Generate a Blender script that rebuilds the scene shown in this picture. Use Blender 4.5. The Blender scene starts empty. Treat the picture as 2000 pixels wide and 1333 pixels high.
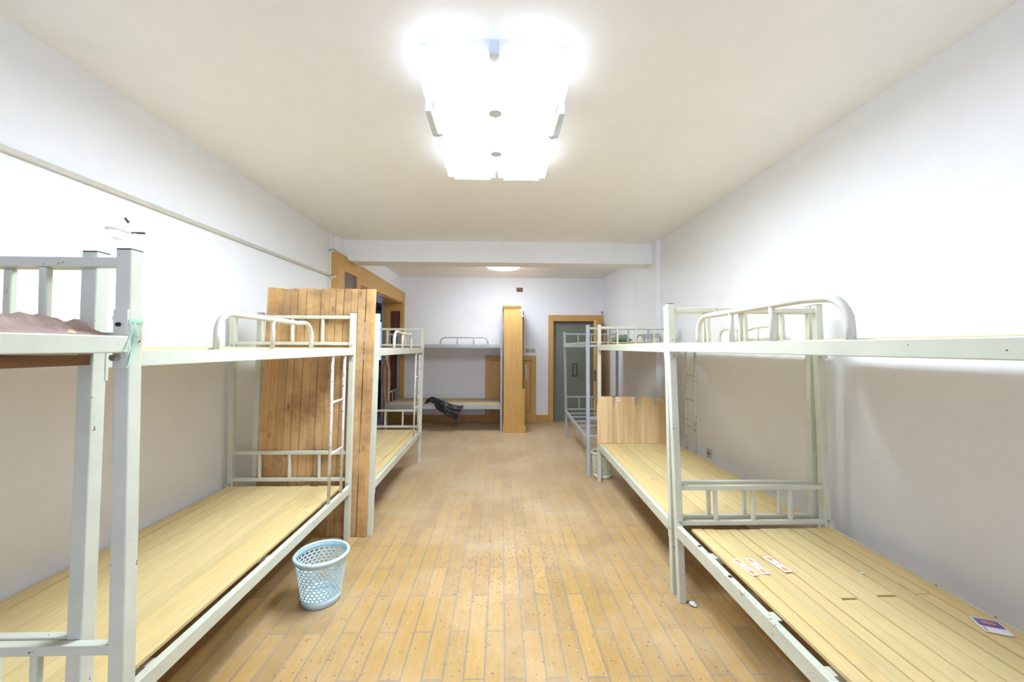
import bpy, bmesh, math, random
from mathutils import Vector, Matrix, noise

R = random.Random(7)
SC = bpy.context.scene
COL = SC.collection
PI = math.pi

# ------------------------------------------------------------------ camera
F_MM = 14.0
PSI, TH, RHO, CAM_H = 0.0283, 0.0161, 0.005, 1.45
fw = Vector((math.sin(PSI) * math.cos(TH), math.cos(PSI) * math.cos(TH), math.sin(TH)))
r0 = Vector((math.cos(PSI), -math.sin(PSI), 0))
u0 = r0.cross(fw)
rr = r0 * math.cos(RHO) + u0 * math.sin(RHO)
uu = -r0 * math.sin(RHO) + u0 * math.cos(RHO)
cam_d = bpy.data.cameras.new('camera')
cam = bpy.data.objects.new('camera', cam_d)
COL.objects.link(cam)
cam_d.lens = F_MM
cam_d.sensor_width = 36.0
cam_d.clip_start = 0.02
M = Matrix((rr, uu, -fw)).transposed().to_4x4()
M.translation = Vector((0, 0, CAM_H))
cam.matrix_world = M
SC.camera = cam

# ------------------------------------------------------------------ view
SC.view_settings.view_transform = 'Standard'
SC.view_settings.look = 'None'
SC.view_settings.gamma = 1.0
SC.view_settings.use_curve_mapping = False
SC.view_settings.exposure = 1.42
SC.cycles.use_denoising = True
SC.cycles.max_bounces = 10
SC.cycles.diffuse_bounces = 7
SC.cycles.sample_clamp_indirect = 8.0

# ------------------------------------------------------------------ daylight (the sky outside the windows)
SKY_STRENGTH = 2.5
LAMP_STRENGTH = 18.5
FAR_LAMP_STRENGTH = 18.0
world = bpy.data.worlds.new('sky')
SC.world = world
world.use_nodes = True
bg = world.node_tree.nodes['Background']
bg.inputs[0].default_value = (0.66, 0.72, 1.0, 1)
bg.inputs[1].default_value = SKY_STRENGTH

# ------------------------------------------------------------------ helpers
def finish(name, bm, mat=None, parent=None, smooth=False, loc=None, bevel=0, solid=0, sub=0):
    me = bpy.data.meshes.new(name)
    bmesh.ops.recalc_face_normals(bm, faces=bm.faces)
    bm.to_mesh(me)
    bm.free()
    o = bpy.data.objects.new(name, me)
    COL.objects.link(o)
    if mat is not None:
        for m in (mat if isinstance(mat, (list, tuple)) else [mat]):
            me.materials.append(m)
    if smooth:
        for p in me.polygons:
            p.use_smooth = True
    if parent is not None:
        o.parent = parent
    if loc is not None:
        o.location = loc
    if solid:
        md = o.modifiers.new('solid', 'SOLIDIFY'); md.thickness = solid; md.offset = 0
    if sub:
        md = o.modifiers.new('sub', 'SUBSURF'); md.levels = sub; md.render_levels = sub
    if bevel:
        md = o.modifiers.new('bevel', 'BEVEL'); md.width = bevel; md.segments = 2
        md.limit_method = 'ANGLE'; md.angle_limit = 0.7
    return o

def tag(o, label=None, cat=None, group=None, kind=None):
    if label: o['label'] = label
    if cat: o['category'] = cat
    if group: o['group'] = group
    if kind: o['kind'] = kind
    return o

def empty(name, loc=(0, 0, 0), rz=0):
    o = bpy.data.objects.new(name, None)
    o.empty_display_size = 0.1
    COL.objects.link(o)
    o.location = loc
    o.rotation_euler = (0, 0, rz)
    return o

def hexa(bm, pts, mi=0):
    vs = [bm.verts.new(p) for p in pts]
    for f in ((0, 1, 2, 3), (7, 6, 5, 4), (0, 4, 5, 1), (1, 5, 6, 2), (2, 6, 7, 3), (3, 7, 4, 0)):
        fc = bm.faces.new([vs[i] for i in f]); fc.material_index = mi
    return vs

def box(bm, x0, x1, y0, y1, z0, z1, mp=None, mi=0):
    pts = [(x0, y0, z0), (x0, y1, z0), (x1, y1, z0), (x1, y0, z0),
           (x0, y0, z1), (x0, y1, z1), (x1, y1, z1), (x1, y0, z1)]
    if mp: pts = [mp(*p) for p in pts]
    return hexa(bm, pts, mi)

def tube(bm, pts, r, n=8, mp=None, closed=False):
    if mp: pts = [mp(*p) for p in pts]
    pts = [Vector(p) for p in pts]
    rings = []
    up = None
    for i, p in enumerate(pts):
        a = pts[i - 1] if i > 0 else p
        b = pts[i + 1] if i < len(pts) - 1 else p
        t = (b - a).normalized()
        if up is None:
            up = Vector((0, 0, 1)) if abs(t.z) < 0.9 else Vector((1, 0, 0))
        s = t.cross(up).normalized()
        up = s.cross(t).normalized()
        rings.append([bm.verts.new(p + (s * math.cos(k * 2 * PI / n) + up * math.sin(k * 2 * PI / n)) * r) for k in range(n)])
    for A, B in zip(rings, rings[1:]):
        for k in range(n):
            bm.faces.new((A[k], A[(k + 1) % n], B[(k + 1) % n], B[k]))
    bm.faces.new(rings[0][::-1]); bm.faces.new(rings[-1])

def arc_path(p0, p1, top_z, rad, n=6, bulge=None):
    """inverted U from p0 up to top_z and down to p1, rounded corners (p0, p1 differ in the first coordinate used as run)"""
    P0, P1 = Vector(p0), Vector(p1)
    run = Vector((P1.x - P0.x, P1.y - P0.y, 0)); L = run.length; d = run / L
    pts = [P0.copy()]
    for k in range(n + 1):
        a = PI / 2 * k / n
        pts.append(Vector((P0.x, P0.y, top_z - rad)) + d * rad * (1 - math.cos(a)) + Vector((0, 0, rad * math.sin(a))))
    m = 8
    for k in range(1, m):
        t = k / m
        q = Vector((P0.x, P0.y, top_z)) + d * (rad + (L - 2 * rad) * t)
        if bulge: q.z += bulge(t)
        pts.append(q)
    for k in range(n + 1):
        a = PI / 2 * (1 - k / n)
        pts.append(Vector((P1.x, P1.y, top_z - rad)) - d * rad * (1 - math.cos(a)) + Vector((0, 0, rad * math.sin(a))))
    pts.append(P1.copy())
    return pts

# ------------------------------------------------------------------ materials
def new_mat(name):
    m = bpy.data.materials.new(name)
    m.use_nodes = True
    nt = m.node_tree
    return m, nt, nt.nodes['Principled BSDF']

def N(nt, t, **kw):
    n = nt.nodes.new(t)
    for k, v in kw.items():
        setattr(n, k, v)
    return n

def ramp(nt, stops):
    r = N(nt, 'ShaderNodeValToRGB')
    e = r.color_ramp.elements
    while len(e) < len(stops): e.new(0.5)
    for i, (p, c) in enumerate(stops):
        e[i].position = p
        e[i].color = (*c, 1) if len(c) == 3 else c
    return r

def mixc(nt, fac, a, b, mode='MIX'):
    m = N(nt, 'ShaderNodeMix', data_type='RGBA', blend_type=mode)
    for sock, v in ((m.inputs['Factor'], fac), (m.inputs[6], a), (m.inputs[7], b)):
        if isinstance(v, (int, float)): sock.default_value = v
        elif isinstance(v, tuple): sock.default_value = (*v, 1) if len(v) == 3 else v
        else: nt.links.new(v, sock)
    return m.outputs[2]

def coords(nt, scale=(1, 1, 1), kind='Object', loc=(0, 0, 0), rot=(0, 0, 0)):
    tc = N(nt, 'ShaderNodeTexCoord')
    mp = N(nt, 'ShaderNodeMapping')
    mp.inputs['Scale'].default_value = scale
    mp.inputs['Location'].default_value = loc
    mp.inputs['Rotation'].default_value = rot
    nt.links.new(tc.outputs[kind], mp.inputs[0])
    return mp.outputs[0]

def geo_pos(nt, scale=(1, 1, 1)):
    g = N(nt, 'ShaderNodeNewGeometry')
    mp = N(nt, 'ShaderNodeMapping')
    mp.inputs['Scale'].default_value = scale
    nt.links.new(g.outputs['Position'], mp.inputs[0])
    return mp.outputs[0]

def noise_n(nt, vec, scale, detail=4, rough=0.6):
    n = N(nt, 'ShaderNodeTexNoise')
    n.inputs['Scale'].default_value = scale
    n.inputs['Detail'].default_value = detail
    n.inputs['Roughness'].default_value = rough
    nt.links.new(vec, n.inputs['Vector'])
    return n.outputs[0]

def bump(nt, bsdf, h, strength=0.2, dist=0.01):
    b = N(nt, 'ShaderNodeBump')
    b.inputs['Strength'].default_value = strength
    b.inputs['Distance'].default_value = dist
    nt.links.new(h, b.inputs['Height'])
    nt.links.new(b.outputs[0], bsdf.inputs['Normal'])

def plain(name, col, rough=0.5, metal=0.0, spec=0.5, emit=None, es=1.0, var=0.0):
    m, nt, b = new_mat(name)
    b.inputs['Base Color'].default_value = (*col, 1)
    b.inputs['Roughness'].default_value = rough
    b.inputs['Metallic'].default_value = metal
    b.inputs['Specular IOR Level'].default_value = spec
    v = geo_pos(nt)
    n = noise_n(nt, v, 25)
    rp = ramp(nt, [(0.3, tuple(c * (1 - 0.12 - var) for c in col)), (0.7, col)])
    nt.links.new(n, rp.inputs[0]); nt.links.new(rp.outputs[0], b.inputs['Base Color'])
    if emit:
        b.inputs['Emission Color'].default_value = (*emit, 1)
        b.inputs['Emission Strength'].default_value = es
    return m

def plaster(name, col, stain=(0.62, 0.56, 0.47), bum=0.05):
    m, nt, b = new_mat(name)
    v = geo_pos(nt)
    n1 = noise_n(nt, v, 0.9, 3)
    r1 = ramp(nt, [(0.60, (0, 0, 0)), (0.85, (1, 1, 1))])
    nt.links.new(n1, r1.inputs[0])
    n2 = noise_n(nt, v, 6, 5)
    r2 = ramp(nt, [(0.3, tuple(c * 0.97 for c in col)), (0.7, col)])
    nt.links.new(n2, r2.inputs[0])
    mm = N(nt, 'ShaderNodeMath', operation='MULTIPLY'); mm.inputs[1].default_value = 0.22
    nt.links.new(r1.outputs[0], mm.inputs[0])
    c = mixc(nt, mm.outputs[0], r2.outputs[0], stain)
    nt.links.new(c, b.inputs['Base Color'])
    b.inputs['Roughness'].default_value = 0.75
    b.inputs['Specular IOR Level'].default_value = 0.25
    bump(nt, b, noise_n(nt, v, 60, 4), bum, 0.004)
    return m

def painted_metal(name, col, chip=(0.16, 0.09, 0.06), amount=0.70, rough=0.38):
    m, nt, b = new_mat(name)
    v = geo_pos(nt)
    n = noise_n(nt, v, 38, 3, 0.7)
    r = ramp(nt, [(amount, (0, 0, 0)), (amount + 0.012, (1, 1, 1))])
    nt.links.new(n, r.inputs[0])
    n2 = noise_n(nt, v, 5, 5)
    r2 = ramp(nt, [(0.3, tuple(c * 0.88 for c in col)), (0.62, col)])
    nt.links.new(n2, r2.inputs[0])
    c = mixc(nt, r.outputs[0], r2.outputs[0], chip)
    nt.links.new(c, b.inputs['Base Color'])
    b.inputs['Roughness'].default_value = rough
    return m

def wood(name, c1, c2, dark, axis='Y', grain=9.0, knots=0.5, rough=0.5, stain=None, stain_pos=0.6, island=0.5, kscale=6.5, kr=0.13, stain_scale=3.0):
    """long-grained wood; every plank (mesh island) takes its own tone"""
    m, nt, b = new_mat(name)
    sc = {'X': (0.06, 1, 1), 'Y': (1, 0.06, 1), 'Z': (1, 1, 0.06)}[axis]
    g = N(nt, 'ShaderNodeNewGeometry')
    off = N(nt, 'ShaderNodeVectorMath', operation='SCALE')
    comb = N(nt, 'ShaderNodeCombineXYZ')
    for i in range(3): nt.links.new(g.outputs['Random Per Island'], comb.inputs[i])
    nt.links.new(comb.outputs[0], off.inputs[0]); off.inputs['Scale'].default_value = 13.0
    add = N(nt, 'ShaderNodeVectorMath', operation='ADD')
    nt.links.new(g.outputs['Position'], add.inputs[0]); nt.links.new(off.outputs[0], add.inputs[1])
    mp = N(nt, 'ShaderNodeMapping'); mp.inputs['Scale'].default_value = sc
    nt.links.new(add.outputs[0], mp.inputs[0])
    n1 = noise_n(nt, mp.outputs[0], grain * 7, 6, 0.6)
    r1 = ramp(nt, [(0.3, c2), (0.65, c1)])
    nt.links.new(n1, r1.inputs[0])
    rt = ramp(nt, [(0.0, tuple(1 - island * 0.35 for _ in range(3))), (0.5, (1, 1, 1)), (1.0, (1, 1 - island * .1, 1 - island * 0.25))])
    nt.links.new(g.outputs['Random Per Island'], rt.inputs[0])
    c = mixc(nt, 1.0, r1.outputs[0], rt.outputs[0], 'MULTIPLY')
    # knots
    ksc = {'X': (0.45, 1, 1), 'Y': (1, 0.45, 1), 'Z': (1, 1, 0.45)}[axis]
    mk = N(nt, 'ShaderNodeMapping'); mk.inputs['Scale'].default_value = ksc
    nt.links.new(add.outputs[0], mk.inputs[0])
    vo = N(nt, 'ShaderNodeTexVoronoi'); vo.inputs['Scale'].default_value = kscale
    nt.links.new(mk.outputs[0], vo.inputs['Vector'])
    rk = ramp(nt, [(0.04, (1, 1, 1)), (kr, (0, 0, 0))])
    nt.links.new(vo.outputs['Distance'], rk.inputs[0])
    mk2 = N(nt, 'ShaderNodeMath', operation='MULTIPLY'); mk2.inputs[1].default_value = knots
    nt.links.new(rk.outputs[0], mk2.inputs[0])
    c = mixc(nt, mk2.outputs[0], c, dark)
    if stain:
        ns = noise_n(nt, g.outputs['Position'], stain_scale, 4, 0.65)
        rs = ramp(nt, [(stain_pos, (0, 0, 0)), (stain_pos + 0.17, (1, 1, 1))])
        nt.links.new(ns, rs.inputs[0])
        ms = N(nt, 'ShaderNodeMath', operation='MULTIPLY'); ms.inputs[1].default_value = 0.6
        nt.links.new(rs.outputs[0], ms.inputs[0])
        c = mixc(nt, ms.outputs[0], c, stain)
    nt.links.new(c, b.inputs['Base Color'])
    b.inputs['Roughness'].default_value = rough
    b.inputs['Specular IOR Level'].default_value = 0.3
    bump(nt, b, n1, 0.12, 0.003)
    return m

def floor_mat():
    m, nt, b = new_mat('strip parquet')
    g = N(nt, 'ShaderNodeNewGeometry')
    sep = N(nt, 'ShaderNodeSeparateXYZ'); nt.links.new(g.outputs['Position'], sep.inputs[0])
    ax = N(nt, 'ShaderNodeMath', operation='ADD'); ax.inputs[1].default_value = -0.027 + 0.0915 * 60
    ay = N(nt, 'ShaderNodeMath', operation='ADD'); ay.inputs[1].default_value = -2.06 + 0.59 * 20
    nt.links.new(sep.outputs[0], ax.inputs[0]); nt.links.new(sep.outputs[1], ay.inputs[0])
    cb = N(nt, 'ShaderNodeCombineXYZ')
    nt.links.new(ay.outputs[0], cb.inputs[0]); nt.links.new(ax.outputs[0], cb.inputs[1])
    br = N(nt, 'ShaderNodeTexBrick', offset=0.5, offset_frequency=2)
    br.inputs['Scale'].default_value = 1.0
    br.inputs['Brick Width'].default_value = 0.59
    br.inputs['Row Height'].default_value = 0.0915
    br.inputs['Mortar Size'].default_value = 0.005
    br.inputs['Mortar Smooth'].default_value = 0.3
    br.inputs['Color1'].default_value = (0.505, 0.315, 0.10, 1)
    br.inputs['Color2'].default_value = (0.375, 0.235, 0.085, 1)
    br.inputs['Mortar'].default_value = (0.27, 0.225, 0.18, 1)
    nt.links.new(cb.outputs[0], br.inputs['Vector'])
    # grain
    mp = N(nt, 'ShaderNodeMapping'); mp.inputs['Scale'].default_value = (1, 0.08, 1)
    nt.links.new(g.outputs['Position'], mp.inputs[0])
    n1 = noise_n(nt, mp.outputs[0], 60, 5)
    r1 = ramp(nt, [(0.3, (0.9, 0.88, 0.86)), (0.7, (1.06, 1.05, 1.04))])
    nt.links.new(n1, r1.inputs[0])
    c = mixc(nt, 1.0, br.outputs[0], r1.outputs[0], 'MULTIPLY')
    # pale dust, worn evenly over the boards and thicker in patches
    n2 = noise_n(nt, g.outputs['Position'], 1.6, 6, 0.65)
    r2 = ramp(nt, [(0.42, (0.0, 0.0, 0.0)), (0.75, (0.6, 0.6, 0.6))])
    nt.links.new(n2, r2.inputs[0])
    # far half mixed paler: dust, plus hazy brightness put into the colour
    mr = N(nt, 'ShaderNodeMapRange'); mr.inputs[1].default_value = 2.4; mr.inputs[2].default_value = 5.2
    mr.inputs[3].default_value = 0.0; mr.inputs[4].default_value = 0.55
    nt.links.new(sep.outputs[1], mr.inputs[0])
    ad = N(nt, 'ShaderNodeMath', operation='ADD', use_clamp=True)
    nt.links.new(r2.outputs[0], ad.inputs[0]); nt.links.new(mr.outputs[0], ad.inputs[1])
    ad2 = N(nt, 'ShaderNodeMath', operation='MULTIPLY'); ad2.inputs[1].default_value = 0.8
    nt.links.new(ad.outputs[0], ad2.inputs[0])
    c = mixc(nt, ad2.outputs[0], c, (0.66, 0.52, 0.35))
    # grimy spots
    n3 = noise_n(nt, g.outputs['Position'], 9, 6, 0.75)
    r3 = ramp(nt, [(0.62, (0, 0, 0)), (0.78, (1, 1, 1))])
    nt.links.new(n3, r3.inputs[0])
    m3 = N(nt, 'ShaderNodeMath', operation='MULTIPLY'); m3.inputs[1].default_value = 0.35
    nt.links.new(r3.outputs[0], m3.inputs[0])
    c = mixc(nt, m3.outputs[0], c, (0.36, 0.28, 0.22))
    nt.links.new(c, b.inputs['Base Color'])
    b.inputs['Roughness'].default_value = 0.42
    b.inputs['Specular IOR Level'].default_value = 0.35
    bump(nt, b, br.outputs['Fac'], -0.25, 0.003)
    return m

M_WALL = plaster('white wall paint', (0.868, 0.883, 0.905))
M_CEIL = plaster('ceiling paint', (0.88, 0.88, 0.88), stain=(0.66, 0.62, 0.55))
M_FLOOR = floor_mat()
M_CREAM = painted_metal('cream enamelled steel', (0.63, 0.65, 0.53))
M_CREAM2 = painted_metal('cream enamelled tube', (0.66, 0.65, 0.56), amount=0.71)
M_CHIPPED = painted_metal('chipped cream tube', (0.70, 0.68, 0.62), amount=0.60)
M_WORN = painted_metal('worn cream enamelled steel', (0.63, 0.65, 0.53), amount=0.655)
M_GREY = painted_metal('blue grey enamelled steel', (0.42, 0.46, 0.49), amount=0.74)
M_CAP = plain('black plastic cap', (0.05, 0.05, 0.05), 0.5)
M_BOLT = plain('zinc bolt', (0.55, 0.54, 0.5), 0.35, 0.9)
M_HOLE = plain('dark hole', (0.02, 0.018, 0.015), 0.9)
M_PINE = wood('pale pine planks', (0.74, 0.60, 0.30), (0.65, 0.50, 0.235), (0.38, 0.26, 0.15), 'Y', knots=0.45, stain=(0.46, 0.37, 0.26), stain_pos=0.62, island=0.45)
M_PINE_X = wood('pale pine cross planks', (0.66, 0.52, 0.32), (0.56, 0.42, 0.25), (0.3, 0.2, 0.1), 'X', knots=0.3, island=0.5)
M_OLD = wood('knotty aged pine', (0.66, 0.43, 0.20), (0.54, 0.33, 0.135), (0.16, 0.08, 0.035), 'Z', knots=0.75, stain=(0.20, 0.105, 0.045), stain_pos=0.45, island=0.75, kscale=9, kr=0.16, stain_scale=2.4)
M_BROWNB = wood('brown underside board', (0.30, 0.15, 0.06), (0.20, 0.09, 0.035), (0.06, 0.03, 0.015), 'Y', knots=0.6)
M_CASE = wood('honey veneer', (0.66, 0.40, 0.125), (0.56, 0.325, 0.095), (0.36, 0.2, 0.07), 'Z', grain=5, knots=0.0, rough=0.4, island=0.1)
M_CASE_H = wood('honey veneer horizontal', (0.62, 0.375, 0.125), (0.53, 0.305, 0.095), (0.36, 0.2, 0.07), 'Y', grain=5, knots=0.0, rough=0.4, island=0.1)
M_CASE_D = plain('veneer groove', (0.20, 0.11, 0.045), 0.6)
M_REDB = plain('reddish brown inset', (0.15, 0.06, 0.04), 0.3)
M_CARD = None
M_DOORG = plaster('grey green door paint', (0.21, 0.235, 0.20), stain=(0.14, 0.15, 0.13))
M_SWITCH = plain('ivory plastic', (0.62, 0.58, 0.46), 0.4)
M_WHITE = plain('white paper', (0.85, 0.85, 0.87), 0.6)
M_CHROME = plain('lamp metal with painted glare', (0.74, 0.82, 0.92), 0.3, 0.1)  # pale tone paints in the glare of the lit shades on the metal

# ------------------------------------------------------------------ room shell
CEIL = 2.815
XL, XR = -2.072, 2.015
Y0, Y1 = -1.7, 7.78

def struct(name, bm, mat, parent=None, label=None, **kw):
    o = finish(name, bm, mat, parent, **kw)
    if parent is None:
        o['kind'] = 'structure'
        if label: o['label'] = label
    return o

bm = bmesh.new(); box(bm, -6.6, 2.3, Y0 - 0.2, 10.6, -0.12, 0)
struct('floor', bm, M_FLOOR, label='honey coloured strip parquet floor scattered with husks')
bm = bmesh.new(); box(bm, -6.6, 2.3, Y0 - 0.2, 10.6, CEIL, CEIL + 0.12)
struct('ceiling', bm, M_CEIL, label='off-white plastered ceiling')
bm = bmesh.new(); box(bm, XR, XR + 0.2, Y0, Y1 + 0.3, 0, CEIL)
struct('wall_right', bm, M_WALL, label='long white right wall')
bm = bmesh.new()
box(bm, XL - 0.24, XL, Y0, 4.87, 0, CEIL)
box(bm, -2.31, -2.06, 4.87, 5.60, 0, CEIL)
# wall above the wide opening
hexa(bm, [(-2.31, 5.60, 2.34), (-2.31, Y1, 2.34), (-1.947, Y1, 2.34), (-2.0, 5.60, 2.34),
          (-2.31, 5.60, CEIL), (-2.31, Y1, CEIL), (-1.947, Y1, CEIL), (-2.0, 5.60, CEIL)])
struct('wall_left', bm, M_WALL, label='long white left wall with a wide opening at its far end')

# far wall with a doorway
bm = bmesh.new()
box(bm, -2.31, 1.03, Y1, Y1 + 0.2, 0, CEIL)
box(bm, 1.03, 1.92, Y1, Y1 + 0.2, 1.97, CEIL)
box(bm, 1.92, 2.3, Y1, Y1 + 0.2, 0, CEIL)
struct('wall_back', bm, M_WALL, label='white far wall with a doorway at right')

# wall behind the camera with the big daylight window
WX0, WX1, WZ0, WZ1 = -1.5, 1.5, 0.75, 2.35
bm = bmesh.new()
box(bm, XL - 0.24, WX0, Y0 - 0.2, Y0, 0, CEIL)
box(bm, WX1, XR + 0.2, Y0 - 0.2, Y0, 0, CEIL)
box(bm, WX0, WX1, Y0 - 0.2, Y0, 0, WZ0)
box(bm, WX0, WX1, Y0 - 0.2, Y0, WZ1, CEIL)
struct('wall_front', bm, M_WALL, label='wall with a window behind the viewer')
M_ALU = plain('window aluminium', (0.6, 0.62, 0.64), 0.4, 0.6)
def glass_mat(name='clear window glass', tint=(0.93, 0.96, 1)):
    m, nt, b = new_mat(name)
    b.inputs['Base Color'].default_value = (0.9, 0.95, 1, 1)
    b.inputs['Roughness'].default_value = 0.02
    tr = N(nt, 'ShaderNodeBsdfTransparent'); tr.inputs[0].default_value = (*tint, 1)
    gl = N(nt, 'ShaderNodeBsdfGlossy'); gl.inputs['Roughness'].default_value = 0.03
    fr = N(nt, 'ShaderNodeFresnel'); fr.inputs[0].default_value = 1.45
    mx = N(nt, 'ShaderNodeMixShader')
    nt.links.new(fr.outputs[0], mx.inputs[0]); nt.links.new(tr.outputs[0], mx.inputs[1]); nt.links.new(gl.outputs[0], mx.inputs[2])
    nt.links.new(mx.outputs[0], nt.nodes['Material Output'].inputs[0])
    return m
M_GLASS = glass_mat()
M_SKYTINT = glass_mat('glass with added sky tint', (0.36, 0.42, 0.56))  # tint added to dim and blue the daylight seen through this pane
def window(name, x0, x1, y, z0, z1, nx, mat, label, pane=None):
    w = empty(name, ((x0 + x1) / 2, y, z0)); w['kind'] = 'structure'; w['label'] = label
    lx = (x1 - x0) / 2; h = z1 - z0
    bm = bmesh.new()
    for a in (0, h - 0.05): box(bm, -lx, lx, -0.03, 0.03, a, a + 0.05)
    for i in range(nx + 1):
        c = -lx + 0.025 + (2 * lx - 0.05) * i / nx
        box(bm, c - 0.025, c + 0.025, -0.03, 0.03, 0.05, h - 0.05)
    box(bm, -lx, lx, -0.02, 0.02, h * 0.32, h * 0.32 + 0.035)
    finish('window_frame', bm, mat, w)
    bm = bmesh.new(); box(bm, -lx + 0.01, lx - 0.01, -0.004, 0.004, 0.01, h - 0.01)
    finish('window_pane', bm, pane or M_GLASS, w)
    return w
window('window_1', WX0, WX1, Y0 - 0.1, WZ0, WZ1, 3, M_ALU, 'large daylight window behind the viewer')

# beam and pillars
bm = bmesh.new(); box(bm, -1.935, 1.962, 5.13, 5.42, 2.545, CEIL)
struct('trim_1', bm, M_WALL, label='white ceiling beam crossing the room')
bm = bmesh.new(); box(bm, 1.962, XR, 4.97, 5.50, 0, CEIL)
struct('trim_2', bm, M_WALL, label='shallow white pilaster under the right end of the beam')
bm = bmesh.new(); box(bm, -2.06, -2.012, 4.97, 5.13, 2.55, CEIL); box(bm, -2.06, -1.9352, 5.1302, 5.60, 2.56, CEIL)
struct('trim_3', bm, M_WALL, label='shallow white pilaster under the left end of the beam')
# portals guide daylight sampling only
for (cx, cy, cz, sx, sz, rx) in ((0, Y0 - 0.18, (WZ0 + WZ1) / 2, WX1 - WX0, WZ1 - WZ0, PI / 2), (-3.45, 10.5, 1.60, 1.9, 1.1, -PI / 2)):
    ld = bpy.data.lights.new('daylight_portal', 'AREA'); ld.shape = 'RECTANGLE'; ld.size = sx; ld.size_y = sz
    ld.cycles.is_portal = True
    lo = bpy.data.objects.new('daylight_portal', ld); COL.objects.link(lo)
    lo.location = (cx, cy, cz); lo.rotation_euler = (rx, 0, 0)

# far wall skirting
bm = bmesh.new()
box(bm, -1.86, -0.297, Y1 - 0.018, Y1, 0, 0.135)
box(bm, 0.692, 0.93, Y1 - 0.018, Y1, 0, 0.135)
struct('baseboard_back', bm, M_CASE_H, label='brown wooden skirting along the far wall')

# conduit along the left wall
bm = bmesh.new()
hexa(bm, [(XL, Y0, 2.205), (XL, 4.87, 2.292), (XL + 0.022, 4.87, 2.292), (XL + 0.022, Y0, 2.205),
          (XL, Y0, 2.232), (XL, 4.87, 2.319), (XL + 0.022, 4.87, 2.319), (XL + 0.022, Y0, 2.232)])
struct('trim_4', bm, plain('cream trunking plastic', (0.62, 0.59, 0.52), 0.5), label='thin cream cable trunking along the left wall', bevel=0.004)

# ------------------------------------------------------------------ wooden casing of the wide opening
ca = empty('door_1', (-1.95, 6.3, 0)); ca['kind'] = 'structure'; ca['label'] = 'honey coloured wooden casing around the wide opening'
def cloc(p): return (p[0] + 1.95, p[1] - 6.3, p[2])
def cx_(y): return -1.97 + (y - 4.87) / (7.72 - 4.87) * 0.11
def ct_(y): return 2.60 - (y - 4.87) / (7.72 - 4.87) * 0.10
def case_box(bm, y0, y1, z0, z1f, d0, d1):
    """slab on the casing plane: d0..d1 metres proud of it (towards the room)"""
    a, b = cx_(y0), cx_(y1)
    t0 = z1f(y0) if callable(z1f) else z1f; t1 = z1f(y1) if callable(z1f) else z1f
    P = [(a + d0, y0, z0), (b + d0, y1, z0), (b + d1, y1, z0), (a + d1, y0, z0),
         (a + d0, y0, t0), (b + d0, y1, t1), (b + d1, y1, t1), (a + d1, y0, t0)]
    hexa(bm, [cloc(p) for p in P])
bm = bmesh.new()
case_box(bm, 4.87, 5.05, 0, ct_, -0.10, 0); case_box(bm, 5.44, 5.56, 0, ct_, -0.04, 0)
case_box(bm, 5.05, 5.44, 2.395, ct_, -0.04, 0); case_box(bm, 5.05, 5.44, 0, 0.3, -0.04, 0)
finish('side_panel', bm, M_CASE, ca, bevel=0.003)
bm = bmesh.new(); case_box(bm, 5.05, 5.44, 0.3, 2.395, -0.035, -0.018)
finish('panel_inset', bm, plain('brown panel', (0.16, 0.105, 0.085), 0.25), ca)
bm = bmesh.new(); case_box(bm, 5.565, 7.76, 2.30, ct_, -0.05, 0)
finish('header_board', bm, M_CASE_H, ca, bevel=0.003)
bm = bmesh.new(); hexa(bm, [cloc(p) for p in [(-2.32, 5.56, 2.285), (-2.32, 7.7, 2.285), (-1.90, 7.7, 2.285), (-1.97, 5.56, 2.285), (-2.32, 5.56, 2.30), (-2.32, 7.7, 2.30), (-1.90, 7.7, 2.30), (-1.97, 5.56, 2.30)]])
finish('soffit', bm, M_CASE_H, ca)
bm = bmesh.new()
for x0, x1, z0, z1 in ((-2.23, -2.125, 0, 2.285), (-1.94, -1.86, 0, 2.285), (-2.125, -1.94, 2.137, 2.285), (-2.125, -1.94, 0, 0.2)):
    hexa(bm, [cloc(p) for p in [(x0, 7.70, z0), (x0, 7.76, z0), (x1, 7.76, z0), (x1, 7.70, z0), (x0, 7.70, z1), (x0, 7.76, z1), (x1, 7.76, z1), (x1, 7.70, z1)]])
finish('door_jamb', bm, M_CASE, ca, bevel=0.003)
bm = bmesh.new(); box(bm, -2.125 + 1.95, -1.94 + 1.95, 7.725 - 6.3, 7.74 - 6.3, 0.2, 2.137)
finish('jamb_inset', bm, M_REDB, ca)
bm = bmesh.new(); case_box(bm, 5.50, 5.56, 0, 2.285, -0.33, -0.045)
finish('door_jamb', bm, M_CASE, ca)

# torn plaster flap and cotton where the trunking meets the casing
bm = bmesh.new()
tube(bm, [(-1.99, 4.86, 2.60), (-2.02, 4.85, 2.625), (-2.05, 4.84, 2.615), (-2.06, 4.80, 2.60)], 0.008, 6)
tag(finish('torn_paper_strip', bm, plain('tan torn paper', (0.5, 0.36, 0.25), 0.8)), 'tan torn paper strip curling at the upper corner of the wooden casing', 'paper strip')
for i, (x, z) in enumerate(((-2.045, 2.285), (-2.005, 2.295))):
    bm = bmesh.new(); bmesh.ops.create_icosphere(bm, subdivisions=2, radius=0.022)
    for v in bm.verts: v.co *= 1 + 0.4 * noise.noise(v.co * 60); v.co.z *= 0.6
    tag(finish('plaster_dab', bm, M_WHITE, loc=(x, 4.862, z), smooth=True), ('white plaster dab where the cable trunking ends at the casing', 'white plaster dab on the near edge of the wooden casing')[i], 'plaster dab')
bm = bmesh.new(); bmesh.ops.create_icosphere(bm, subdivisions=2, radius=0.02)
for v in bm.verts: v.co *= 1 + 0.4 * noise.noise(v.co * 60)

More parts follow.
